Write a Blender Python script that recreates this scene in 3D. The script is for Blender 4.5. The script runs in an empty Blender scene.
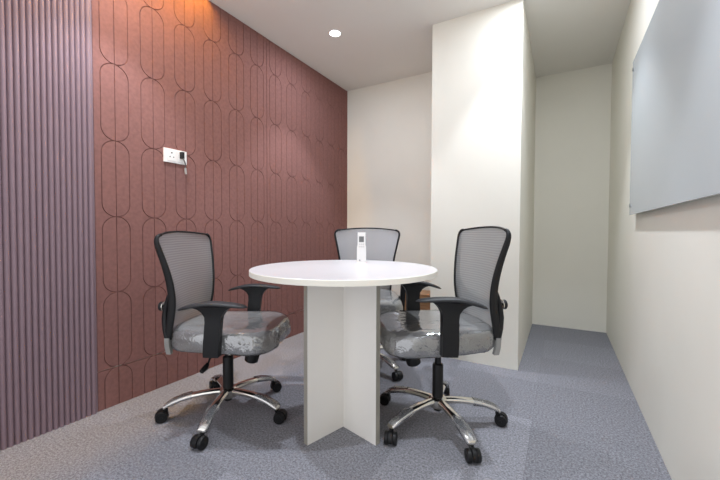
import bpy, bmesh, math, random
from mathutils import Vector, Matrix, noise
random.seed(7)
SC = bpy.context.scene
COL = SC.collection
PI = math.pi
R = math.radians

# ------------------------------------------------------------------ camera
CAM_H = 0.935
cd = bpy.data.cameras.new('camera')
cd.sensor_width = 36.0
cd.lens = 350.06 / 720 * 36.0
cd.clip_start = 0.02
cam = bpy.data.objects.new('camera', cd)
COL.objects.link(cam)
_y, _t, _r = R(29.844), R(1.477), R(0.18)
fw = Vector((-math.sin(_y) * math.cos(_t), math.cos(_y) * math.cos(_t), -math.sin(_t)))
rt = Vector((math.cos(_y), math.sin(_y), 0))
up = rt.cross(fw)
rt, up = rt * math.cos(_r) + up * math.sin(_r), -rt * math.sin(_r) + up * math.cos(_r)
M = Matrix((rt, up, -fw)).transposed().to_4x4()
M.translation = (0, 0, CAM_H)
cam.matrix_world = M
SC.camera = cam

# ------------------------------------------------------------------ world, exposure
w = bpy.data.worlds.new('world')
SC.world = w
w.use_nodes = True
bg = w.node_tree.nodes['Background']
bg.inputs[0].default_value = (0.95, 0.97, 1.03, 1)
bg.inputs[1].default_value = 1.45
SC.view_settings.view_transform = 'Standard'
SC.view_settings.look = 'None'
SC.view_settings.exposure = -0.04
SC.view_settings.gamma = 1.0
SC.view_settings.use_curve_mapping = False
SPOT_W = 62.0          # beam of each recessed downlight
SPILL_W = 7.5          # wide spill of each recessed downlight
LAMP_COL = (0.86, 0.93, 1.05)
COVE_STRENGTH = 380.0

# ------------------------------------------------------------------ room dimensions
H = 2.464
XL, XR = -2.059, 0.378
YA, YC, YB = 3.287, 2.551, 3.924
XC0, XC1 = -0.849, -0.238
Y0 = -0.5

# ------------------------------------------------------------------ materials
def mat(name, col, rough=0.6, metal=0.0, spec=0.5, **kw):
    m = bpy.data.materials.new(name)
    m.use_nodes = True
    b = m.node_tree.nodes['Principled BSDF']
    b.inputs['Base Color'].default_value = (*col, 1)
    b.inputs['Roughness'].default_value = rough
    b.inputs['Metallic'].default_value = metal
    b.inputs['Specular IOR Level'].default_value = spec
    for k, v in kw.items():
        b.inputs[k].default_value = v
    return m

def nt(m):
    t = m.node_tree
    return t, t.nodes, t.links, t.nodes['Principled BSDF']

def noise_variation(m, scale, amount, bump=0.0, bump_scale=None, detail=4.0, dist=0.002, stretch=None):
    """multiply the base colour by a noise and add a fine bump, both in object space"""
    t, n, l, b = nt(m)
    tc = n.new('ShaderNodeTexCoord')
    src = tc.outputs['Object']
    if stretch:
        mp = n.new('ShaderNodeMapping')
        mp.inputs['Scale'].default_value = stretch
        l.new(src, mp.inputs['Vector'])
        src = mp.outputs['Vector']
    nz = n.new('ShaderNodeTexNoise')
    nz.inputs['Scale'].default_value = scale
    nz.inputs['Detail'].default_value = detail
    l.new(src, nz.inputs['Vector'])
    mr = n.new('ShaderNodeMapRange')
    mr.inputs['From Min'].default_value = 0.3
    mr.inputs['From Max'].default_value = 0.7
    mr.inputs['To Min'].default_value = 1 - amount
    mr.inputs['To Max'].default_value = 1 + amount
    l.new(nz.outputs['Fac'], mr.inputs['Value'])
    mx = n.new('ShaderNodeMix')
    mx.data_type = 'RGBA'
    mx.blend_type = 'MULTIPLY'
    mx.inputs['Factor'].default_value = 1
    mx.inputs[6].default_value = b.inputs['Base Color'].default_value
    l.new(mr.outputs['Result'], mx.inputs[7])
    l.new(mx.outputs[2], b.inputs['Base Color'])
    if bump:
        nb = n.new('ShaderNodeTexNoise')
        nb.inputs['Scale'].default_value = bump_scale or scale
        nb.inputs['Detail'].default_value = 3
        l.new(src, nb.inputs['Vector'])
        bp = n.new('ShaderNodeBump')
        bp.inputs['Strength'].default_value = bump
        bp.inputs['Distance'].default_value = dist
        l.new(nb.outputs['Fac'], bp.inputs['Height'])
        l.new(bp.outputs['Normal'], b.inputs['Normal'])
    return m

M_WALL = noise_variation(mat('wall_paint', (0.88, 0.85, 0.748), 0.62, spec=0.3), 3.0, 0.012, 0.12, 90, dist=0.001)
M_CEIL = noise_variation(mat('ceiling_paint', (0.84, 0.81, 0.75), 0.8, spec=0.2), 2.0, 0.01)
M_FELT = noise_variation(mat('felt_terracotta', (0.25, 0.124, 0.109), 0.95, spec=0.04), 55, 0.10, 0.35, 220, 6)
M_FLUTE = noise_variation(mat('fluted_mauve', (0.245, 0.17, 0.193), 0.55, spec=0.35), 20, 0.03)
M_TOP = mat('white_laminate', (0.645, 0.62, 0.615), 0.28, spec=0.45)
M_EDGE = mat('cream_edge_band', (0.82, 0.78, 0.68), 0.4)
M_LEGP = mat('offwhite_board', (0.88, 0.85, 0.79), 0.45)
M_LEGEDGE = mat('taupe_edge_band', (0.34, 0.32, 0.27), 0.5)
M_BLACK = noise_variation(mat('black_plastic', (0.007, 0.007, 0.0075), 0.45, spec=0.35), 60, 0.1, 0.1, 300, dist=0.0005)
M_PAD = noise_variation(mat('grey_black_rubber', (0.022, 0.023, 0.025), 0.5), 60, 0.1, 0.1, 300, dist=0.0005)
M_CHROME = mat('chrome', (0.80, 0.77, 0.70), 0.16, 1.0)
M_FABRIC = noise_variation(mat('grey_seat_fabric', (0.36, 0.355, 0.33), 0.9, spec=0.2), 180, 0.12, 0.3, 500)
M_GREYP = mat('grey_plastic', (0.26, 0.255, 0.24), 0.45)
M_WHITEP = mat('white_plastic', (0.83, 0.81, 0.78), 0.35)
M_SCREEN = mat('grey_display', (0.16, 0.16, 0.155), 0.25)
M_BTN = mat('pale_grey_rubber', (0.62, 0.60, 0.57), 0.6)
M_DARK = mat('dark_hole', (0.01, 0.01, 0.01), 0.8)
M_CABLE = mat('grey_cable', (0.17, 0.16, 0.15), 0.5)
M_LTCABLE = mat('pale_grey_cable_end', (0.42, 0.40, 0.38), 0.5)
M_STEEL = mat('brushed_steel', (0.45, 0.45, 0.45), 0.3, 1.0)
M_GLASSB = mat('white_back_painted_glass', (0.56, 0.60, 0.615), 0.16, spec=0.5)
M_RING = mat('white_enamel', (0.85, 0.84, 0.82), 0.4)

def wood_mat():
    m = mat('brown_plywood', (0.30, 0.16, 0.075), 0.5)
    t, n, l, b = nt(m)
    tc = n.new('ShaderNodeTexCoord')
    mp = n.new('ShaderNodeMapping')
    mp.inputs['Scale'].default_value = (3, 3, 40)
    nz = n.new('ShaderNodeTexNoise')
    nz.inputs['Scale'].default_value = 2.0
    nz.inputs['Detail'].default_value = 5
    cr = n.new('ShaderNodeValToRGB')
    cr.color_ramp.elements[0].color = (0.24, 0.12, 0.05, 1)
    cr.color_ramp.elements[1].color = (0.42, 0.24, 0.12, 1)
    cr.color_ramp.elements[0].position = 0.35
    cr.color_ramp.elements[1].position = 0.65
    l.new(tc.outputs['Object'], mp.inputs['Vector'])
    l.new(mp.outputs['Vector'], nz.inputs['Vector'])
    l.new(nz.outputs['Fac'], cr.inputs['Fac'])
    l.new(cr.outputs['Color'], b.inputs['Base Color'])
    return m
M_WOOD = wood_mat()

def carpet_mat():
    m = mat('grey_carpet_tile', (0.2, 0.2, 0.2), 0.95, spec=0.08)
    t, n, l, b = nt(m)
    tc = n.new('ShaderNodeTexCoord')
    mp = n.new('ShaderNodeMapping')
    mp.inputs['Location'].default_value = (0.11 / 0.5 + 10, -1.91 / 0.5 + 10, 0)
    mp.inputs['Scale'].default_value = (2, 2, 1)
    l.new(tc.outputs['Object'], mp.inputs['Vector'])
    # one random value per 50 cm tile
    fl = n.new('ShaderNodeVectorMath'); fl.operation = 'FLOOR'
    l.new(mp.outputs['Vector'], fl.inputs[0])
    wn = n.new('ShaderNodeTexWhiteNoise'); wn.noise_dimensions = '2D'
    l.new(fl.outputs['Vector'], wn.inputs['Vector'])
    mr = n.new('ShaderNodeMapRange')
    mr.inputs['To Min'].default_value = 0.82
    mr.inputs['To Max'].default_value = 1.16
    l.new(wn.outputs['Value'], mr.inputs['Value'])
    # heathered yarn
    n1 = n.new('ShaderNodeTexNoise'); n1.inputs['Scale'].default_value = 260; n1.inputs['Detail'].default_value = 2
    n2 = n.new('ShaderNodeTexNoise'); n2.inputs['Scale'].default_value = 110; n2.inputs['Detail'].default_value = 3
    l.new(tc.outputs['Object'], n1.inputs['Vector']); l.new(tc.outputs['Object'], n2.inputs['Vector'])
    ad = n.new('ShaderNodeMath'); ad.operation = 'ADD'
    l.new(n1.outputs['Fac'], ad.inputs[0]); l.new(n2.outputs['Fac'], ad.inputs[1])
    m2 = n.new('ShaderNodeMapRange')
    m2.inputs['From Min'].default_value = 0.7; m2.inputs['From Max'].default_value = 1.3
    m2.inputs['To Min'].default_value = 0.48; m2.inputs['To Max'].default_value = 1.52
    l.new(ad.outputs[0], m2.inputs['Value'])
    # seams
    fr = n.new('ShaderNodeVectorMath'); fr.operation = 'FRACTION'
    l.new(mp.outputs['Vector'], fr.inputs[0])
    sx = n.new('ShaderNodeSeparateXYZ'); l.new(fr.outputs['Vector'], sx.inputs[0])
    mn = n.new('ShaderNodeMath'); mn.operation = 'MINIMUM'
    l.new(sx.outputs['X'], mn.inputs[0]); l.new(sx.outputs['Y'], mn.inputs[1])
    lt = n.new('ShaderNodeMapRange')
    lt.inputs['From Min'].default_value = 0.0; lt.inputs['From Max'].default_value = 0.008
    lt.inputs['To Min'].default_value = 0.82; lt.inputs['To Max'].default_value = 1.0
    l.new(mn.outputs[0], lt.inputs['Value'])
    p1 = n.new('ShaderNodeMath'); p1.operation = 'MULTIPLY'
    l.new(mr.outputs['Result'], p1.inputs[0]); l.new(m2.outputs['Result'], p1.inputs[1])
    p2 = n.new('ShaderNodeMath'); p2.operation = 'MULTIPLY'
    l.new(p1.outputs[0], p2.inputs[0]); l.new(lt.outputs['Result'], p2.inputs[1])
    mx = n.new('ShaderNodeMix'); mx.data_type = 'RGBA'; mx.blend_type = 'MULTIPLY'
    mx.inputs['Factor'].default_value = 1
    mx.inputs[6].default_value = (0.25, 0.25, 0.272, 1)
    l.new(p2.outputs[0], mx.inputs[7])
    l.new(mx.outputs[2], b.inputs['Base Color'])
    bp = n.new('ShaderNodeBump'); bp.inputs['Strength'].default_value = 0.5; bp.inputs['Distance'].default_value = 0.003
    l.new(ad.outputs[0], bp.inputs['Height']); l.new(bp.outputs['Normal'], b.inputs['Normal'])
    return m
M_CARPET = carpet_mat()

def mesh_fabric():
    m = mat('grey_back_mesh', (0.33, 0.325, 0.32), 0.45, spec=0.5)
    t, n, l, b = nt(m)
    tc = n.new('ShaderNodeTexCoord')
    wv = n.new('ShaderNodeTexWave')
    wv.bands_direction = 'Z'
    wv.inputs['Scale'].default_value = 27
    wv.inputs['Distortion'].default_value = 1.6
    wv.inputs['Detail'].default_value = 1
    wv.inputs['Detail Scale'].default_value = 0.3
    l.new(tc.outputs['Object'], wv.inputs['Vector'])
    cr = n.new('ShaderNodeMapRange')
    cr.inputs['To Min'].default_value = 0.66; cr.inputs['To Max'].default_value = 1.22
    l.new(wv.outputs['Fac'], cr.inputs['Value'])
    mx = n.new('ShaderNodeMix'); mx.data_type = 'RGBA'; mx.blend_type = 'MULTIPLY'
    mx.inputs['Factor'].default_value = 1
    mx.inputs[6].default_value = b.inputs['Base Color'].default_value
    l.new(cr.outputs['Result'], mx.inputs[7]); l.new(mx.outputs[2], b.inputs['Base Color'])
    bp = n.new('ShaderNodeBump'); bp.inputs['Strength'].default_value = 0.6; bp.inputs['Distance'].default_value = 0.002
    l.new(wv.outputs['Fac'], bp.inputs['Height']); l.new(bp.outputs['Normal'], b.inputs['Normal'])
    # a knitted mesh lets part of the light through
    tl = n.new('ShaderNodeBsdfTranslucent'); tl.inputs['Color'].default_value = (0.55, 0.56, 0.58, 1)
    tr = n.new('ShaderNodeBsdfTransparent')
    s1 = n.new('ShaderNodeMixShader'); s1.inputs[0].default_value = 0.45
    s2 = n.new('ShaderNodeMixShader'); s2.inputs[0].default_value = 0.10
    out = n['Material Output']
    l.new(b.outputs[0], s1.inputs[1]); l.new(tl.outputs[0], s1.inputs[2])
    l.new(s1.outputs[0], s2.inputs[1]); l.new(tr.outputs[0], s2.inputs[2])
    l.new(s2.outputs[0], out.inputs['Surface'])
    return m
M_MESH = mesh_fabric()

def film_mat(name, base=0.10, tint=(0.97, 0.97, 0.98), rough=0.14, milk=0.08, scale=22, crease=0.012, side=0.7):
    """thin clear plastic wrap: mostly see-through, crinkled highlights"""
    m = bpy.data.materials.new(name)
    m.use_nodes = True
    n, l = m.node_tree.nodes, m.node_tree.links
    n.remove(n['Principled BSDF'])
    tc = n.new('ShaderNodeTexCoord')
    vz = n.new('ShaderNodeTexNoise'); vz.noise_type = 'RIDGED_MULTIFRACTAL'; vz.inputs['Scale'].default_value = scale
    vz.inputs['Detail'].default_value = 2.5; vz.inputs['Distortion'].default_value = 0.6
    l.new(tc.outputs['Object'], vz.inputs['Vector'])
    bp = n.new('ShaderNodeBump'); bp.inputs['Strength'].default_value = 0.9; bp.inputs['Distance'].default_value = crease
    fz = n.new('ShaderNodeTexNoise'); fz.noise_type = 'RIDGED_MULTIFRACTAL'; fz.inputs['Scale'].default_value = scale * 3.2
    fz.inputs['Detail'].default_value = 2; fz.inputs['Distortion'].default_value = 1.5
    l.new(tc.outputs['Object'], fz.inputs['Vector'])
    ge = n.new('ShaderNodeNewGeometry'); sp = n.new('ShaderNodeSeparateXYZ')
    l.new(ge.outputs['True Normal'], sp.inputs[0])
    ab = n.new('ShaderNodeMath'); ab.operation = 'ABSOLUTE'; l.new(sp.outputs['Z'], ab.inputs[0])
    sd = n.new('ShaderNodeMapRange'); sd.inputs['From Min'].default_value = 0.97; sd.inputs['From Max'].default_value = 0.55
    sd.inputs['To Min'].default_value = 0.05; sd.inputs['To Max'].default_value = side
    l.new(ab.outputs[0], sd.inputs['Value'])
    mu = n.new('ShaderNodeMath'); mu.operation = 'MULTIPLY'
    l.new(fz.outputs['Fac'], mu.inputs[0]); l.new(sd.outputs['Result'], mu.inputs[1])
    sm = n.new('ShaderNodeMath'); sm.operation = 'ADD'
    l.new(vz.outputs['Fac'], sm.inputs[0]); l.new(mu.outputs[0], sm.inputs[1])
    l.new(sm.outputs[0], bp.inputs['Height'])
    tr = n.new('ShaderNodeBsdfTransparent'); tr.inputs['Color'].default_value = (*tint, 1)
    df = n.new('ShaderNodeBsdfDiffuse'); df.inputs['Color'].default_value = (0.85, 0.87, 0.92, 1)
    gl = n.new('ShaderNodeBsdfGlossy'); gl.inputs['Roughness'].default_value = rough
    l.new(bp.outputs['Normal'], gl.inputs['Normal'])
    fr = n.new('ShaderNodeFresnel'); fr.inputs['IOR'].default_value = 1.5
    l.new(bp.outputs['Normal'], fr.inputs['Normal'])
    ad = n.new('ShaderNodeMath'); ad.operation = 'ADD'; ad.inputs[1].default_value = base
    ad.use_clamp = True
    l.new(fr.outputs[0], ad.inputs[0])
    s0 = n.new('ShaderNodeMixShader'); s0.inputs[0].default_value = milk
    l.new(tr.outputs[0], s0.inputs[1]); l.new(df.outputs[0], s0.inputs[2])
    s1 = n.new('ShaderNodeMixShader')
    l.new(ad.outputs[0], s1.inputs[0]); l.new(s0.outputs[0], s1.inputs[1]); l.new(gl.outputs[0], s1.inputs[2])
    l.new(s1.outputs[0], n['Material Output'].inputs['Surface'])
    return m
M_FILM = film_mat('clear_seat_wrap', 0.21, rough=0.07, milk=0.07, scale=9, crease=0.0055, side=1.3)
M_BRIGHTFILM = film_mat('brightening_back_film', 0.05, milk=0.25, scale=8, crease=0.002, rough=0.25, side=0.05)  # milky layer added only to lift the middle chair's back
M_SLEEVE = film_mat('clear_leg_wrap', 0.10, milk=0.16, scale=30, crease=0.002, rough=0.1, side=0.2)

def emit_mat(name, col, s):
    m = bpy.data.materials.new(name)
    m.use_nodes = True
    n, l = m.node_tree.nodes, m.node_tree.links
    n.remove(n['Principled BSDF'])
    e = n.new('ShaderNodeEmission')
    e.inputs[0].default_value = (*col, 1); e.inputs[1].default_value = s
    l.new(e.outputs[0], n['Material Output'].inputs['Surface'])
    return m
M_LENS = emit_mat('lit_lens', (1, 0.99, 0.97), 12.0)
M_COVE = emit_mat('warm_led_strip', (1.0, 0.55, 0.10), COVE_STRENGTH)

# ------------------------------------------------------------------ mesh helpers
def obj(name, bm, m, parent=None, smooth=True, angle=35, bevel=0.0, seg=2):
    if bevel:
        es = [e for e in bm.edges if len(e.link_faces) == 2 and e.calc_face_angle(0) > R(30)]
        bmesh.ops.bevel(bm, geom=es, offset=bevel, segments=seg, profile=0.6, affect='EDGES', clamp_overlap=True)
    bmesh.ops.recalc_face_normals(bm, faces=bm.faces[:])
    me = bpy.data.meshes.new(name)
    bm.to_mesh(me); bm.free()
    me.materials.append(m)
    if smooth:
        me.shade_smooth()
        me.set_sharp_from_angle(angle=R(angle))
    o = bpy.data.objects.new(name, me)
    COL.objects.link(o)
    if parent: o.parent = parent
    return o

def box(bm, x0, x1, y0, y1, z0, z1, mtx=None):
    vs = [bm.verts.new((x, y, z)) for x in (x0, x1) for y in (y0, y1) for z in (z0, z1)]
    for f in ((0, 1, 3, 2), (4, 6, 7, 5), (0, 4, 5, 1), (2, 3, 7, 6), (0, 2, 6, 4), (1, 5, 7, 3)):
        bm.faces.new([vs[i] for i in f])
    if mtx is not None:
        for v in vs: v.co = mtx @ v.co
    return bm

def BM(): return bmesh.new()

def loft(bm, rings, cap=True, closed=False):
    vr = [[bm.verts.new(p) for p in r] for r in rings]
    n = len(vr[0])
    pairs = list(zip(vr, vr[1:]))
    if closed: pairs.append((vr[-1], vr[0]))
    for a, b in pairs:
        for i in range(n):
            j = (i + 1) % n
            bm.faces.new((a[i], a[j], b[j], b[i]))
    if cap and not closed:
        bm.faces.new(vr[0][::-1]); bm.faces.new(vr[-1])
    return bm

def lathe(bm, prof, c=(0, 0, 0), n=40, axis='Z', mtx=None):
    """prof = [(r, h)] closed with caps at the ends"""
    rings = []
    for r, hgt in prof:
        ring = []
        for i in range(n):
            a = 2 * PI * i / n
            p = Vector((r * math.cos(a), r * math.sin(a), hgt))
            if axis == 'Y': p = Vector((p.x, p.z, p.y))
            elif axis == 'X': p = Vector((p.z, p.x, p.y))
            if mtx is not None: p = mtx @ p
            ring.append(p + Vector(c))
        rings.append(ring)
    return loft(bm, rings)

def tube(bm, pts, rad, n=10):
    pts = [Vector(p) for p in pts]
    rings = []
    for i, p in enumerate(pts):
        t = (pts[min(i + 1, len(pts) - 1)] - pts[max(i - 1, 0)]).normalized()
        ref = Vector((0, 0, 1)) if abs(t.z) < 0.9 else Vector((1, 0, 0))
        a = t.cross(ref).normalized(); b = t.cross(a).normalized()
        r = rad[i] if isinstance(rad, (list, tuple)) else rad
        rings.append([p + a * r * math.cos(2 * PI * k / n) + b * r * math.sin(2 * PI * k / n) for k in range(n)])
    return loft(bm, rings)

def interp(tab, v):
    if v <= tab[0][0]: return tab[0][1]
    for (a, p), (b, q) in zip(tab, tab[1:]):
        if v <= b:
            s = (v - a) / (b - a); s = s * s * (3 - 2 * s) if False else s
            return p + (q - p) * s
    return tab[-1][1]

def smooth_tab(tab, v, k=0.03):
    return (interp(tab, v - k) + 2 * interp(tab, v) + interp(tab, v + k)) / 4

def thing(name, label, cat, loc=(0, 0, 0), rz=0.0, group=None):
    o = bpy.data.objects.new(name, None)
    o.empty_display_size = 0.1
    COL.objects.link(o)
    o.location = loc; o.rotation_euler = (0, 0, rz)
    o['label'] = label; o['category'] = cat
    if group: o['group'] = group
    return o

def tag(o, label, cat, group=None):
    o['label'] = label; o['category'] = cat
    if group: o['group'] = group
    return o

def struct(name, bm, m, label, cat, **kw):
    o = obj(name, bm, m, **kw)
    o['kind'] = 'structure'
    return tag(o, label, cat)

def dup(root, loc, rz, label):
    r = root.copy(); COL.objects.link(r)
    r.location = loc; r.rotation_euler = (0, 0, rz); r['label'] = label
    for ch in list(root.children):
        c = ch.copy(); COL.objects.link(c); c.parent = r
        for g in ch.children:
            d = g.copy(); COL.objects.link(d); d.parent = c
    return r

# ------------------------------------------------------------------ room shell
T = 0.08
struct('floor', box(BM(), XL - T, XR + T, Y0, YB + T, -0.05, 0), M_CARPET, 'grey heathered carpet tile floor laid in square tiles', 'floor', smooth=False)
SLOT_X, SLOT_Y1 = XL + 0.125, 1.538
bm = BM()
box(bm, SLOT_X, XR + T, Y0, YB + T, H, H + 0.06)
box(bm, XL - T, SLOT_X, SLOT_Y1, YB + T, H, H + 0.06)
box(bm, XL - T, SLOT_X + 0.05, Y0, SLOT_Y1 + 0.05, H + 0.2, H + 0.24)     # top of the light recess
box(bm, SLOT_X, SLOT_X + 0.03, Y0, SLOT_Y1 + 0.03, H + 0.06, H + 0.2)
box(bm, XL - T, SLOT_X, SLOT_Y1, SLOT_Y1 + 0.03, H + 0.06, H + 0.2)
struct('ceiling', bm, M_CEIL, 'plain off-white ceiling with a light recess along the terracotta wall', 'ceiling', smooth=False)
struct('wall_left', box(BM(), XL - T, XL, Y0, YA + T, 0, H + 0.2), M_WALL, 'left wall behind the terracotta felt and mauve fluted cladding', 'wall', smooth=False)
struct('wall_back', box(BM(), XL, XC0, YA, YA + T, 0, H), M_WALL, 'cream back wall of the alcove behind the round table', 'wall', smooth=False)
struct('wall_column', box(BM(), XC0, XC1, YC, YB + T, 0, H), M_WALL, 'wide cream wall block projecting behind the right chair', 'wall', bevel=0.004)
struct('wall_passage', box(BM(), XC1, XR, YB, YB + T, 0, H), M_WALL, 'cream end wall of the narrow passage at right', 'wall', smooth=False)
struct('wall_right', box(BM(), XR, XR + T, Y0, YB + T, 0, H), M_WALL, 'long pale right wall carrying the glass writing board', 'wall', smooth=False)

# ------------------------------------------------------------------ terracotta felt cladding with routed capsule grooves
XF = XL + 0.003        # back of the felt
FD = 0.006             # felt thickness incl. groove depth
PY0, PITCH, RC = 0.872, 0.2, 0.067
ZP, ZS = 0.400, 0.206  # capsule height, seam height
GO, GI = 0.0004, 0.0024
def half_width(z, off, conv):
    """half width of the capsule outline at height z, offset by off (conv=-1 shrinks the capsule, +1 grows it)"""
    zz = (z - ZS) % ZP
    d = min(zz, ZP - zz)          # distance to the nearest junction
    r = RC + conv * off
    if d >= RC: return r
    s = r * r - (RC - d) ** 2
    return math.sqrt(s) if s > 0 else 0.0
def strip(bm, zs, lo, hi):
    """felt piece between y=lo(z, off) and y=hi(z, off)"""
    rows = []
    for z in zs:
        a0, b0, a1, b1 = lo(z, GO), hi(z, GO), lo(z, GI), hi(z, GI)
        if b1 - a1 < 0.0005: rows.append(None); continue
        rows.append([bm.verts.new((XF, a0, z)), bm.verts.new((XF + FD, a1, z)), bm.verts.new((XF + FD, b1, z)), bm.verts.new((XF, b0, z))])
    run = []
    for r in rows + [None]:
        if r is None:
            if len(run) > 1:
                for p, q in zip(run, run[1:]):
                    for i in range(3): bm.faces.new((p[i], p[i + 1], q[i + 1], q[i]))
                bm.faces.new(run[0]); bm.faces.new(run[-1][::-1])
            run = []
        else: run.append(r)
def felt_panel(name, y0, y1, z0, z1, label):
    bm = BM()
    box(bm, XL + 0.0008, XF + 0.0005, y0 + 0.0004, y1 - 0.0004, z0 + 0.0008, z1 - 0.0008)
    zs = set([z0 + 0.001, z1 - 0.001])
    k0 = int((z0 - ZS) // ZP) - 1
    for k in range(k0, k0 + 10):
        zj = ZS + k * ZP
        for s in range(0, 15):
            d = RC * (1 - math.cos(s / 14 * PI / 2))
            for z in (zj + d, zj - d, zj + GI * 0.9 + d * 0.98, zj - GI * 0.9 - d * 0.98):
                if z0 + 0.001 < z < z1 - 0.001: zs.add(round(z, 5))
    zs = sorted(zs)
    ncol = int(round((y1 - y0) / PITCH))
    cs = [y0 + PITCH * (i + 0.5) for i in range(ncol)]
    for c in cs:
        strip(bm, zs, lambda z, o, c=c: c - half_width(z, o, -1), lambda z, o, c=c: c - o)
        strip(bm, zs, lambda z, o, c=c: c + o, lambda z, o, c=c: c + half_width(z, o, -1))
    ed = [None] + cs + [None]
    for a, b in zip(ed, ed[1:]):
        lo = (lambda z, o, a=a: a + half_width(z, o, 1)) if a is not None else (lambda z, o: y0 + o)
        hi = (lambda z, o, b=b: b - half_width(z, o, 1)) if b is not None else (lambda z, o: y1 - o)
        strip(bm, zs, lo, hi)
    o = obj(name, bm, M_FELT, angle=25)
    return tag(o, label, 'wall panel', 'grooved felt wall panels')
felt_panel('acoustic_panel', PY0, PY0 + 1.2, ZS, H + 0.17 - 0.171, 'tall terracotta felt panel with capsule grooves, carrying the socket plate')
felt_panel('acoustic_panel', PY0 + 1.2, PY0 + 2.4, ZS, H - 0.002, 'tall terracotta felt panel with capsule grooves, ending at the cream alcove wall')
felt_panel('acoustic_panel', PY0, PY0 + 1.2, 0.0, ZS - 0.002, 'low terracotta felt strip at the floor behind the left chair')
felt_panel('acoustic_panel', PY0 + 1.2, PY0 + 2.4, 0.0, ZS - 0.002, 'low terracotta felt strip at the floor near the alcove corner')
struct('trim_1', box(BM(), XL, XF + FD, PY0 + 2.4, YA, 0, H), M_FELT, 'narrow terracotta strip closing the felt cladding at the corner', 'trim', smooth=False)
bm = BM()
box(bm, XL, XF + FD, PY0, SLOT_Y1, H + 0.0, H + 0.19)
struct('trim_2', bm, M_FELT, 'terracotta cladding running up into the warm light recess', 'trim', smooth=False)

# mauve fluted panel
bm = BM()
FP = 0.0222
yy = PY0 - 0.001
NF = 52
prof = []
for i in range(NF):
    for s in range(8):
        a = s / 8
        prof.append((XL + 0.009 + 0.012 * math.sin(PI * a) ** 0.7, yy - 0.006 - (i + a) * FP))
ring = [(XL + 0.0008, yy), (XL + 0.011, yy)] + prof + [(XL + 0.009, yy - 0.006 - NF * FP), (XL + 0.0008, yy - 0.006 - NF * FP)]
loft(bm, [[(x, y, z) for x, y in ring] for z in (0.0, H + 0.1)])
tag(obj('fluted_panel', bm, M_FLUTE, angle=50), 'mauve vertically fluted wall panel at the left edge of the room', 'wall panel')

# warm LED strip in the ceiling recess
t = thing('led_strip', 'warm amber LED strip inside the ceiling recess above the terracotta wall', 'light strip', (SLOT_X - 0.025, 0.9, H + 0.195))
obj('channel', box(BM(), -0.012, 0.012, -0.55, 0.60, -0.006, 0.003), M_STEEL, t, smooth=False)
obj('diffuser', box(BM(), -0.010, 0.010, -0.55, 0.60, -0.012, -0.006), M_COVE, t, smooth=False)

# ------------------------------------------------------------------ recessed downlights
def make_downlight(label, loc):
    t = thing('ceiling_downlight', label, 'ceiling light', loc, 0, 'recessed ceiling downlights')
    obj('trim_ring', lathe(BM(), [(0.041, 0.0), (0.041, -0.004), (0.043, -0.006), (0.048, -0.005), (0.050, -0.002), (0.050, 0.0)], n=48), M_RING, t)
    obj('lens', lathe(BM(), [(0.0405, 0.0), (0.0405, -0.003), (0.03, -0.0045), (0.002, -0.005)], n=48), M_LENS, t)
    for kind, wt, size in (('SPOT', SPOT_W, 0.03), ('AREA', SPILL_W, 0.09)):
        ld = bpy.data.lights.new('beam' if kind == 'SPOT' else 'spill', kind)
        ld.energy = wt; ld.color = LAMP_COL
        if kind == 'SPOT':
            ld.spot_size = R(83); ld.spot_blend = 0.45; ld.shadow_soft_size = size
        else:
            ld.shape = 'DISK'; ld.size = size
        lo = bpy.data.objects.new(ld.name, ld); COL.objects.link(lo)
        lo.parent = t; lo.location = (0, 0, -0.012)
    return t
dl = make_downlight('lit round recessed downlight above the round table and red wall', (-1.538, 2.283, H))
dup(dl, (-1.64, 0.88, H), 0, 'lit round recessed downlight in front of the mauve fluted panel')
dup(dl, (-0.14, 2.30, H), 0, 'lit round recessed downlight between cream wall block and glass board')
dup(dl, (-0.14, 0.88, H), 0, 'lit round recessed downlight near the viewer end of the glass board')

# ------------------------------------------------------------------ glass writing board
BX = 0.348
t = thing('glass_writing_board', 'large frameless white glass writing board on steel standoffs on right wall', 'whiteboard', (BX, 1.66, 1.473))
obj('glass_panel', box(BM(), -0.003, 0.003, -0.9, 0.9, -0.44, 0.44), M_GLASSB, t, bevel=0.001)
for sy in (-1, 1):
    for sz in (-1, 1):
        bm = BM()
        lathe(bm, [(0.009, 0.003), (0.009, XR - BX - 0.0006)], axis='X', n=20)
        lathe(bm, [(0.007, -0.009), (0.010, -0.008), (0.010, -0.003)], axis='X', n=20)
        o = obj('standoff', bm, M_STEEL, t)
        o.location = (0, sy * 0.868, sz * 0.388)

# ------------------------------------------------------------------ round table
TX, TY = -0.924, 1.456
t = thing('round_table', 'round white meeting table on a cross of two off-white panels', 'table', (TX, TY, 0))
TR = 0.449
obj('tabletop', lathe(BM(), [(TR - 0.002, 0.7305), (TR - 0.0012, 0.7315), (TR - 0.0012, 0.754), (TR - 0.003, 0.7555)], n=128), M_TOP, t)
bm = BM()
N = 128
loft(bm, [[((r) * math.cos(2 * PI * i / N), (r) * math.sin(2 * PI * i / N), z) for i in range(N)] for r, z in
          ((TR - 0.0014, 0.731), (TR, 0.7315), (TR, 0.7535), (TR - 0.0014, 0.7545))], closed=True)
obj('edge_band', bm, M_EDGE, t)
d1 = Vector((-0.262, -0.965, 0)); d2 = Vector((0.965, -0.262, 0))
ctr = Vector((-0.897 - TX, 1.408 - TY, 0))
LA, LB, TH = 0.2225, 0.178, 0.0125
def panel(d, a, b, bm):
    n = Vector((-d.y, d.x, 0))
    m = Matrix((d, n, Vector((0, 0, 1)))).transposed().to_4x4(); m.translation = ctr
    return box(bm, a, b, -TH, TH, 0.0, 0.7302, m)
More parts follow.
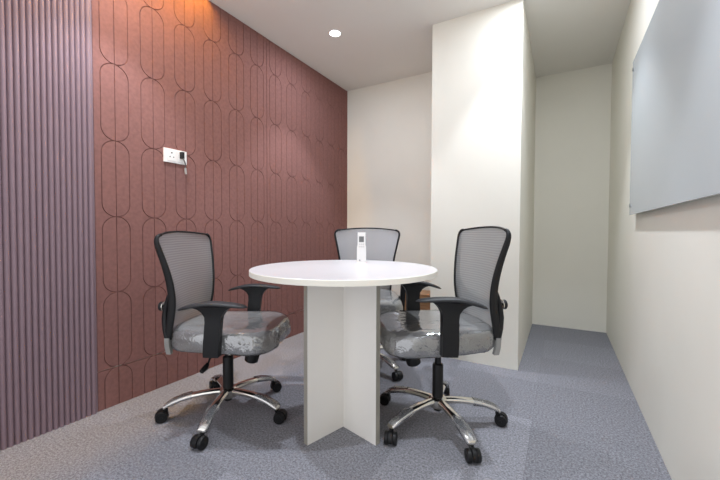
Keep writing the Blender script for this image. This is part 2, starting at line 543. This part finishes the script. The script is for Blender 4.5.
pa = obj('leg_panel', panel(d1, -LB, LA, BM()), M_LEGP, t, smooth=False)
bm = BM(); panel(d2, TH, LA, bm); panel(d2, -LA, -TH, bm)
pb = obj('leg_panel', bm, M_LEGP, t, smooth=False)
for pn, d in ((pa, d1), (pb, d2)):
    for s in (-1, 1):
        n = Vector((-d.y, d.x, 0))
        m = Matrix((d, n, Vector((0, 0, 1)))).transposed().to_4x4(); m.translation = ctr
        e = LB if (s < 0 and d is d1) else LA
        a, b = sorted((s * e, s * (e + 0.0012)))
        obj('edge_strip', box(BM(), a, b, -TH, TH, 0.0, 0.7302, m), M_LEGEDGE, pn, smooth=False)

# ------------------------------------------------------------------ remote control in its holder
RX, RY, TZ = -0.996, 1.754, 0.7555
rz = math.atan2(-RX, RY)      # faces the viewer's end of the room
t = thing('remote_holder', 'white plastic open-top holder standing on the table', 'holder', (RX, RY, TZ), rz)
bm = BM()
box(bm, -0.0265, 0.0265, -0.0165, -0.0145, 0, 0.082)
box(bm, -0.0265, 0.0265, 0.0145, 0.0165, 0, 0.095)
box(bm, -0.0265, -0.0245, -0.0145, 0.0145, 0, 0.085)
box(bm, 0.0245, 0.0265, -0.0145, 0.0145, 0, 0.085)
box(bm, -0.0245, 0.0245, -0.0145, 0.0145, 0, 0.003)
obj('shell', bm, M_WHITEP, t, smooth=False)
obj('badge', lathe(BM(), [(0.004, -0.0172), (0.004, -0.0164)], (-0.010, 0, 0.012), 16, 'Y'), M_GREYP, t)
t = thing('remote_control', 'slim white remote control with grey display upright in the holder', 'remote control', (RX, RY, TZ + 0.0035), rz)
obj('body', box(BM(), -0.0225, 0.0225, -0.0105, 0.0105, 0, 0.168), M_WHITEP, t, bevel=0.004, seg=3)
obj('display', box(BM(), -0.0145, 0.0135, -0.0112, -0.0100, 0.112, 0.145), M_SCREEN, t, bevel=0.0004)
for j, z in enumerate((0.100, 0.086)):
    for i in range(3):
        obj('button', box(BM(), -0.014 + i * 0.0105, -0.007 + i * 0.0105, -0.0114, -0.0100, z - 0.004, z + 0.004), M_BTN, t, bevel=0.0005)

# ------------------------------------------------------------------ socket plate, plug
SX = XF + FD
t = thing('socket_plate', 'white two-module socket and switch plate on the terracotta wall', 'wall socket', (SX, 1.300, 1.385))
obj('plate', box(BM(), 0, 0.009, -0.072, 0.072, -0.041, 0.041), M_WHITEP, t, bevel=0.003, seg=3)
sk = obj('socket_module', box(BM(), 0.008, 0.0115, -0.052, 0.000, -0.030, 0.033), M_WHITEP, t, bevel=0.001)
for dy, dz, r in ((-0.026, 0.017, 0.0045), (-0.037, -0.008, 0.0035), (-0.015, -0.008, 0.0035)):
    obj('pin_hole', lathe(BM(), [(r, 0.0113), (r, 0.0119)], (0, dy, dz), 16, 'X'), M_DARK, sk)
s2 = obj('socket_module', box(BM(), 0.008, 0.0115, 0.008, 0.056, -0.030, 0.033), M_WHITEP, t, bevel=0.001)
t = thing('power_plug', 'small black plug in the wall socket with a short grey cable hanging', 'plug', (SX + 0.0115, 1.332, 1.397))
obj('plug_body', box(BM(), 0, 0.024, -0.008, 0.008, -0.022, 0.018), M_BLACK, t, bevel=0.005, seg=3)
obj('cable', tube(BM(), [(0.022, 0.0, -0.022), (0.026, 0.004, -0.034), (0.024, 0.012, -0.046), (0.016, 0.020, -0.060), (0.010, 0.023, -0.076)], 0.0042), M_CABLE, t)
obj('cable_end', tube(BM(), [(0.010, 0.0232, -0.074), (0.008, 0.025, -0.095), (0.007, 0.028, -0.112)], [0.0062, 0.0066, 0.0058]), M_LTCABLE, t)

# ------------------------------------------------------------------ brown wooden box in the alcove
t = thing('wooden_box', 'low brown wooden box on the floor in the alcove behind the chairs', 'box', (-1.12, 3.08, 0))
obj('body', box(BM(), -0.145, 0.145, -0.12, 0.12, 0, 0.31), M_WOOD, t, bevel=0.003)
obj('lid', box(BM(), -0.148, 0.148, -0.123, 0.123, 0.315, 0.372), M_WOOD, t, bevel=0.003)
obj('rim', box(BM(), -0.138, 0.138, -0.113, 0.113, 0.309, 0.316), M_DARK, t, smooth=False)

# ------------------------------------------------------------------ mesh office chairs
TB = [(0.42, 0.203), (0.48, 0.190), (0.56, 0.172), (0.62, 0.166), (0.70, 0.170), (0.78, 0.183), (0.86, 0.202), (0.95, 0.224)]   # how far the back stands behind the hub
TW = [(0.42, 0.172), (0.50, 0.178), (0.62, 0.188), (0.70, 0.199), (0.80, 0.221), (0.88, 0.241), (0.95, 0.253)]                # half width of the back
ZB, ZT, CR = 0.435, 0.921, 0.040
def back_pt(u, v):
    zt = ZT + 0.015 * (1 - u * u)
    z = ZB + (zt - ZB) * v
    wd = smooth_tab(TW, z)
    q = (z - (zt - CR)) / CR
    if q > 0: wd -= CR * (1 - math.sqrt(max(0, 1 - q * q)))
    bow = 0.040 * (1 - u * u)
    return Vector((-(smooth_tab(TB, z)) - bow, wd * u, z))

def make_chair(label):
    t = thing('office_chair', label, 'chair', (0, 0, 0), 0, 'mesh office chairs around the round table')
    # --- back mesh
    bm = BM()
    us = [math.sin(PI / 2 * (i / 14 - 1)) if i < 14 else math.sin(PI / 2 * (i / 14 - 1)) for i in range(29)]
    vs = [i / 40 * 0.90 for i in range(41)] + [0.90 + 0.10 * math.sin(PI / 2 * i / 12) for i in range(1, 13)]
    grid = [[bm.verts.new(back_pt(u * 0.999, v)) for u in us] for v in vs]
    for a, b in zip(grid, grid[1:]):
        for i in range(len(us) - 1): bm.faces.new((a[i], a[i + 1], b[i + 1], b[i]))
    o = obj('back_mesh', bm, M_MESH, t, angle=80)
    # --- back frame: a band running round the mesh, deep at the sides, thin on top
    path = []
    for i in range(24): path.append((back_pt(-1 + 2 * i / 24, 0), 0.012, 0.018))
    for i in range(46):
        v = i / 46
        v = v / 0.8 * 0.90 if v < 0.8 else 0.90 + 0.10 * math.sin(PI / 2 * (v - 0.8) / 0.2)
        p = back_pt(1, v)
        path.append((p, 0.014, interp([(0.43, 0.036), (0.60, 0.036), (0.70, 0.034), (0.86, 0.027), (0.90, 0.020), (0.92, 0.013)], p.z)))
    for i in range(30): path.append((back_pt(1 - 2 * i / 30, 1), 0.009, 0.012))
    for i in range(46):
        v = 1 - i / 46
        v = v / 0.8 * 0.90 if v < 0.8 else 0.90 + 0.10 * math.sin(PI / 2 * (v - 0.8) / 0.2)
        p = back_pt(-1, v)
        path.append((p, 0.014, interp([(0.43, 0.036), (0.60, 0.036), (0.70, 0.034), (0.86, 0.027), (0.90, 0.020), (0.92, 0.013)], p.z)))
    rings = []
    np_ = len(path)
    for i, (p, th, dp) in enumerate(path):
        tg = path[(i + 1) % np_][0] - path[i - 1][0]
        tg.x = 0
        tg.normalize()
        no = Vector((0, tg.z, -tg.y))      # outward in the back's plane
        ring = []
        for a in range(12):
            an = 2 * PI * a / 12
            ca, sa = math.cos(an), math.sin(an)
            e = 0.6
            ring.append(p + no * (th / 2 * math.copysign(abs(ca) ** e, ca)) + Vector((0.006 - dp / 2 + dp / 2 * math.copysign(abs(sa) ** e, sa), 0, 0)))
        rings.append(ring)
    obj('back_frame', loft(BM(), rings, closed=True), M_BLACK, t, angle=60)
    # --- rear support bars with lumbar knobs, cross bar
    bm = BM()
    for s in (-1, 1):
        pts = [(-0.190, 0.182, 0.66), (-0.203, 0.177, 0.63), (-0.220, 0.172, 0.58), (-0.227, 0.170, 0.53), (-0.224, 0.171, 0.48), (-0.212, 0.175, 0.43)]
        rings = []
        for (x, y, z), hw in zip(pts, (0.006, 0.010, 0.013, 0.014, 0.013, 0.012)):
            rings.append([Vector((x + hw * math.cos(k * PI / 5), s * y + 0.010 * math.sin(k * PI / 5), z)) for k in range(10)])
        loft(bm, rings)
    loft(bm, [[Vector((x + 0.006 * math.cos(k * PI / 5), y, 0.545 + 0.03 * math.sin(k * PI / 5))) for k in range(10)]
              for y, x in ((-0.168, -0.227), (-0.08, -0.250), (0, -0.258), (0.08, -0.250), (0.168, -0.227))])
    sp = obj('back_support', bm, M_BLACK, t, angle=60)
    for s in (-1, 1):
        m = Matrix.Rotation(R(-90), 4, 'Y')
        obj('knob', lathe(BM(), [(0.006, -0.002), (0.008, 0.006), (0.021, 0.009), (0.022, 0.024), (0.018, 0.028)], (-0.228, s * 0.158, 0.585), 24, mtx=m), M_BLACK, sp)
        obj('knob_collar', lathe(BM(), [(0.0230, 0.0065), (0.0230, 0.0095)], (-0.228, s * 0.158, 0.585), 24, mtx=m), M_CHROME, sp)
    # --- grey end caps under the frame
    for s in (-1, 1):
        bm = BM()
        loft(bm, [[Vector((x + a, s * 0.176 + b, z)) for a, b in ((-0.011, -0.010), (0.011, -0.010), (0.011, 0.010), (-0.011, 0.010))] for x, z in ((-0.200, 0.366), (-0.208, 0.400), (-0.210, 0.440))])
        c = obj('end_cap', bm, M_GREYP, t, bevel=0.006, seg=3)
        c['label'] = 'grey end cap'
    # --- seat cushion and its clear wrap
    def outline(a, sc):
        ca, sa = math.cos(a), math.sin(a)
        n = 2 / 4.2
        x = 0.034 + 0.258 * sc * math.copysign(abs(ca) ** n, ca)
        hw = 0.205 + 0.040 * min(1, max(0, (x + 0.22) / 0.42))
        y = hw * sc * math.copysign(abs(sa) ** n, sa)
        return x, y
    def seat_bm(grow, wr, na):
        bm = BM()
        rings = []
        for sc, z in ((0.55, 0.386), (0.90, 0.386), (0.965, 0.389), (0.99, 0.399), (1.0, 0.416), (1.0, 0.438), (0.992, 0.455), (0.972, 0.469), (0.93, 0.479), (0.86, 0.4845), (0.72, 0.485), (0.54, 0.482), (0.36, 0.480), (0.18, 0.479), (0.03, 0.479)):
            ring = []
            for i in range(na):
                x, y = outline(2 * PI * i / na, sc)
                f = max(0, (x - 0.13) / 0.16)
                zz = z - 0.022 * f * f * (1 if z > 0.44 else 0.25) + grow * (0.5 if z > 0.44 else -0.5)
                p = Vector((0.034 + (x - 0.034) * (1 + grow * 3), y * (1 + grow * 3), zz))
                if wr:
                    nn = noise.fractal(p * 17, 1.0, 2.0, 3) + 0.7 * noise.noise(Vector((p.x * 9, p.y * 40, p.z * 26)))
                    amt = wr * (1.0 if z < 0.47 else 0.55)
                    dr = Vector((p.x - 0.034, p.y, 0)).normalized()
                    sidew = 1 if z < 0.475 else 0.0
                    p = p + dr * (amt * nn * sidew) + Vector((0, 0, amt * abs(nn) * (0 if z < 0.45 else 1)))
                ring.append(p)
            rings.append(ring)
        return loft(bm, rings)
    st = obj('seat', seat_bm(0, 0, 72), M_FABRIC, t, angle=60)
    wr = obj('plastic_wrap', seat_bm(0.005, 0.006, 200), M_FILM, st, angle=180)
    wr['label'] = 'clear crinkled plastic wrap over the seat'
    obj('seat_pan', box(BM(), -0.15, 0.24, -0.175, 0.175, 0.376, 0.388), M_BLACK, t, bevel=0.004)
    # --- armrests
    for s in (-1, 1):
        # T-shaped post: outline in x-z, extruded sideways and leaning out
        L = []
        for z, x in ((0.384, 0.004), (0.40, 0.003), (0.45, 0.006), (0.50, 0.012), (0.54, 0.016), (0.565, 0.015), (0.585, 0.004), (0.598, -0.012), (0.606, -0.034), (0.609, -0.060)):
            L.append((x, z))
        Rr = []
        for z, x in ((0.384, 0.072), (0.40, 0.073), (0.45, 0.077), (0.50, 0.082), (0.54, 0.086), (0.565, 0.090), (0.585, 0.102), (0.600, 0.118), (0.609, 0.138), (0.613, 0.160)):
            Rr.append((x, z))
        bm = BM()
        rings = []
        for (xl, z1), (xr, z2) in zip(L, Rr):
            zm = (z1 + z2) / 2
            yc = 0.247 + 0.010 * (zm - 0.384) / 0.22
            hy = 0.0155
            if zm > 0.57: hy += 0.008 * (zm - 0.57) / 0.04
            rings.append([Vector((xl, s * (yc - hy), z1)), Vector(((xl + xr) / 2, s * (yc - hy - 0.002), zm)), Vector((xr, s * (yc - hy), z2)),
                          Vector((xr, s * (yc + hy), z2)), Vector(((xl + xr) / 2, s * (yc + hy + 0.003), zm)), Vector((xl, s * (yc + hy), z1))])
        loft(bm, rings)
        box(bm, 0.01, 0.066, min(s * 0.12, s * 0.240), max(s * 0.12, s * 0.240), 0.3795, 0.3895)   # foot under the seat
        ap = obj('armrest', bm, M_BLACK, t, bevel=0.003)
        bm = BM()
        rings = []
        for i in range(25):
            q = -1 + 2 * i / 24
            x = 0.045 + 0.157 * q
            zc = 0.621 - (0.030 if q < 0 else 0.013) * abs(q) ** 1.8
            hw = 0.031 * (1 - 0.35 * abs(q) ** 3) * math.sqrt(max(0.02, 1 - abs(q) ** 10))
            ht = 0.0105 * (1 - 0.35 * abs(q) ** 2) * math.sqrt(max(0.05, 1 - abs(q) ** 10))
            rings.append([Vector((x, s * 0.257 + hw * math.copysign(abs(math.cos(a)) ** 0.75, math.cos(a)), zc + ht * math.copysign(abs(math.sin(a)) ** 0.8, math.sin(a)))) for a in [2 * PI * k / 16 for k in range(16)]])
        loft(bm, rings)
        obj('arm_pad', bm, M_PAD, ap, angle=60)
    # --- tilt mechanism, lever, tension knob
    tm = obj('tilt_mechanism', box(BM(), -0.10, 0.13, -0.07, 0.07, 0.335, 0.3795), M_BLACK, t, bevel=0.008, seg=3)
    obj('tension_knob', lathe(BM(), [(0.026, 0.0), (0.034, 0.006), (0.037, 0.060), (0.033, 0.070)], (0.120, 0, 0.272), 28, mtx=Matrix.Rotation(R(14), 4, 'Y')), M_BLACK, tm)
    obj('lever', tube(BM(), [(-0.03, -0.06, 0.352), (-0.035, -0.10, 0.345), (-0.04, -0.12, 0.315), (-0.042, -0.132, 0.300)], 0.005), M_BLACK, tm)
    obj('lever_handle', tube(BM(), [(-0.042, -0.128, 0.305), (-0.045, -0.146, 0.292), (-0.05, -0.172, 0.284)], [0.008, 0.014, 0.011], 12), M_BLACK, tm)
    # --- gas lift
    obj('gas_lift', lathe(BM(), [(0.026, 0.130), (0.026, 0.285), (0.024, 0.290), (0.015, 0.291), (0.015, 0.372)], n=32), M_BLACK, t)
    # --- star base
    hb = obj('base_hub', lathe(BM(), [(0.030, 0.078), (0.040, 0.084), (0.044, 0.100), (0.044, 0.122), (0.036, 0.131), (0.030, 0.133)], n=40), M_CHROME, t)
    obj('hub_plug', lathe(BM(), [(0.016, 0.062), (0.020, 0.066), (0.021, 0.079)], n=24), M_BLACK, hb)
    return t

LEGP = [(0.030, 0.110, 0.019, 0.018), (0.07, 0.1125, 0.0195, 0.0165), (0.12, 0.112, 0.0205, 0.015), (0.17, 0.108, 0.0215, 0.014), (0.215, 0.100, 0.0225, 0.0135),
        (0.25, 0.090, 0.0235, 0.013), (0.275, 0.080, 0.0235, 0.012), (0.295, 0.069, 0.021, 0.010)]
def leg_rings(a, grow=0.0, r0=0, wr=0.0, upto=99):
    d = Vector((math.cos(a), math.sin(a), 0)); n = Vector((-d.y, d.x, 0))
    rings = []
    for r, z, hw, ht in LEGP[r0:upto]:
        hw += grow; ht += grow
        ring = []
        for k in range(14):
            an = 2 * PI * k / 14
            y = hw * math.copysign(abs(math.cos(an)) ** 0.8, math.cos(an))
            zz = ht * math.copysign(abs(math.sin(an)) ** 0.8, math.sin(an))
            p = d * r + n * y + Vector((0, 0, z + zz * (1.0 if zz > 0 else 0.75)))
            if wr: p += (n * math.cos(an) + Vector((0, 0, math.sin(an)))) * wr * noise.noise(p * 55)
            ring.append(p)
        rings.append(ring)
    return rings

def star_base(t, phase, steer):
    """five chromed legs with twin-wheel casters and clear sleeves"""
    for k in range(5):
        a = R(phase + 72 * k)
        lg = obj('base_leg', loft(BM(), leg_rings(a)), M_CHROME, t, angle=60)
        sl = obj('plastic_sleeve', loft(BM(), leg_rings(a, 0.0032, 3, 0.007), cap=False), M_SLEEVE, lg, angle=180)
        sl['label'] = 'clear plastic sleeve wrapped round the leg end'
        d = Vector((math.cos(a), math.sin(a), 0))
        pv = d * 0.288
        b = R(steer[k])
        f = Vector((math.cos(b), math.sin(b), 0)); n = Vector((-f.y, f.x, 0))
        m = Matrix((f, n, Vector((0, 0, 1)))).transposed().to_4x4(); m.translation = pv
        bm = BM()
        # hood: three-quarter shell over the axle
        rings = []
        for i in range(11):
            an = R(-20 + 215 * i / 10)
            c, s_ = math.cos(an), math.sin(an)
            rings.append([m @ Vector((0.018 + r * c, y, 0.0275 + r * s_)) for r, y in ((0.0305, -0.0085), (0.0305, 0.0085), (0.024, 0.0085), (0.024, -0.0085))])
        loft(bm, rings)
        lathe(bm, [(0.006, 0.040), (0.0095, 0.052), (0.0095, 0.060), (0.006, 0.066)], m @ Vector((0, 0, 0)), 14)
        box(bm, 0.0, 0.022, -0.008, 0.008, 0.02, 0.05, m)
        cs = obj('caster', bm, M_BLACK, t)
        for s in (-1, 1):
            bm = BM()
            prof = [(0.0215, 0.0095), (0.0272, 0.0115), (0.0275, 0.0235), (0.0255, 0.0270), (0.017, 0.0275), (0.016, 0.0265), (0.006, 0.0270), (0.0055, 0.0285), (0.001, 0.0285)]
            rings = []
            for r, y in prof:
                rings.append([m @ Vector((0.018 + r * math.cos(2 * PI * i / 28), s * y, 0.0276 + r * math.sin(2 * PI * i / 28))) for i in range(28)])
            loft(bm, rings)
            obj('wheel', bm, M_BLACK, cs, angle=40)

def dup_top(root, loc, rz, label): return dup(root, loc, rz, label)

chair_l = make_chair('grey mesh office chair left of the table, wrapped seat, before the red wall')
chair_r = dup(chair_l, (-0.510, 1.656, 0), R(218.5), 'grey mesh office chair right of the table, before the cream wall block')
chair_m = dup(chair_l, (-1.163, 2.107, 0), R(296.5), 'grey mesh office chair behind the table, mostly hidden, before the alcove')
chair_l.location = (-1.475, 1.211, 0); chair_l.rotation_euler = (0, 0, R(26.5))
# the gas lifts are set to slightly different heights
for c, lift in ((chair_l, -0.007), (chair_r, 0.021), (chair_m, 0.021)):
    for p in c.children:
        if not p.name.startswith(('gas_lift', 'base_hub')): p.location.z += lift
for p in chair_r.children:      # its arms tilt up a little towards the front
    if p.name.startswith('armrest'):
        p.rotation_euler.y = -0.075
        p.location.z += 0.010
        p.location.x += 0.040
star_base(chair_l, 11 - 26.5, (-6, 34, 124, 208, 254))
star_base(chair_r, 27.5 - 218.5, (-218, -108, -28, 67, 84))
star_base(chair_m, -19 - 296.5, (30, 100, 170, 260, 330))

# milky film added over the hidden chair's back to brighten its mesh
bm = BM()
us = [-0.96 + 1.92 * i / 30 for i in range(31)]
vs = [0.30 + 0.69 * i / 40 for i in range(41)]
g = [[bm.verts.new(back_pt(u, v) + Vector((0.004 + 0.003 * noise.noise(Vector((u * 3, v * 4, 2))), 0, 0))) for u in us] for v in vs]
for a, b in zip(g, g[1:]):
    for i in range(30): bm.faces.new((a[i], a[i + 1], b[i + 1], b[i]))
bw = obj('added_bright_film', bm, M_BRIGHTFILM, chair_m, angle=180)
bw.location.z = 0.021
bw['label'] = 'added milky film brightening the mesh back'
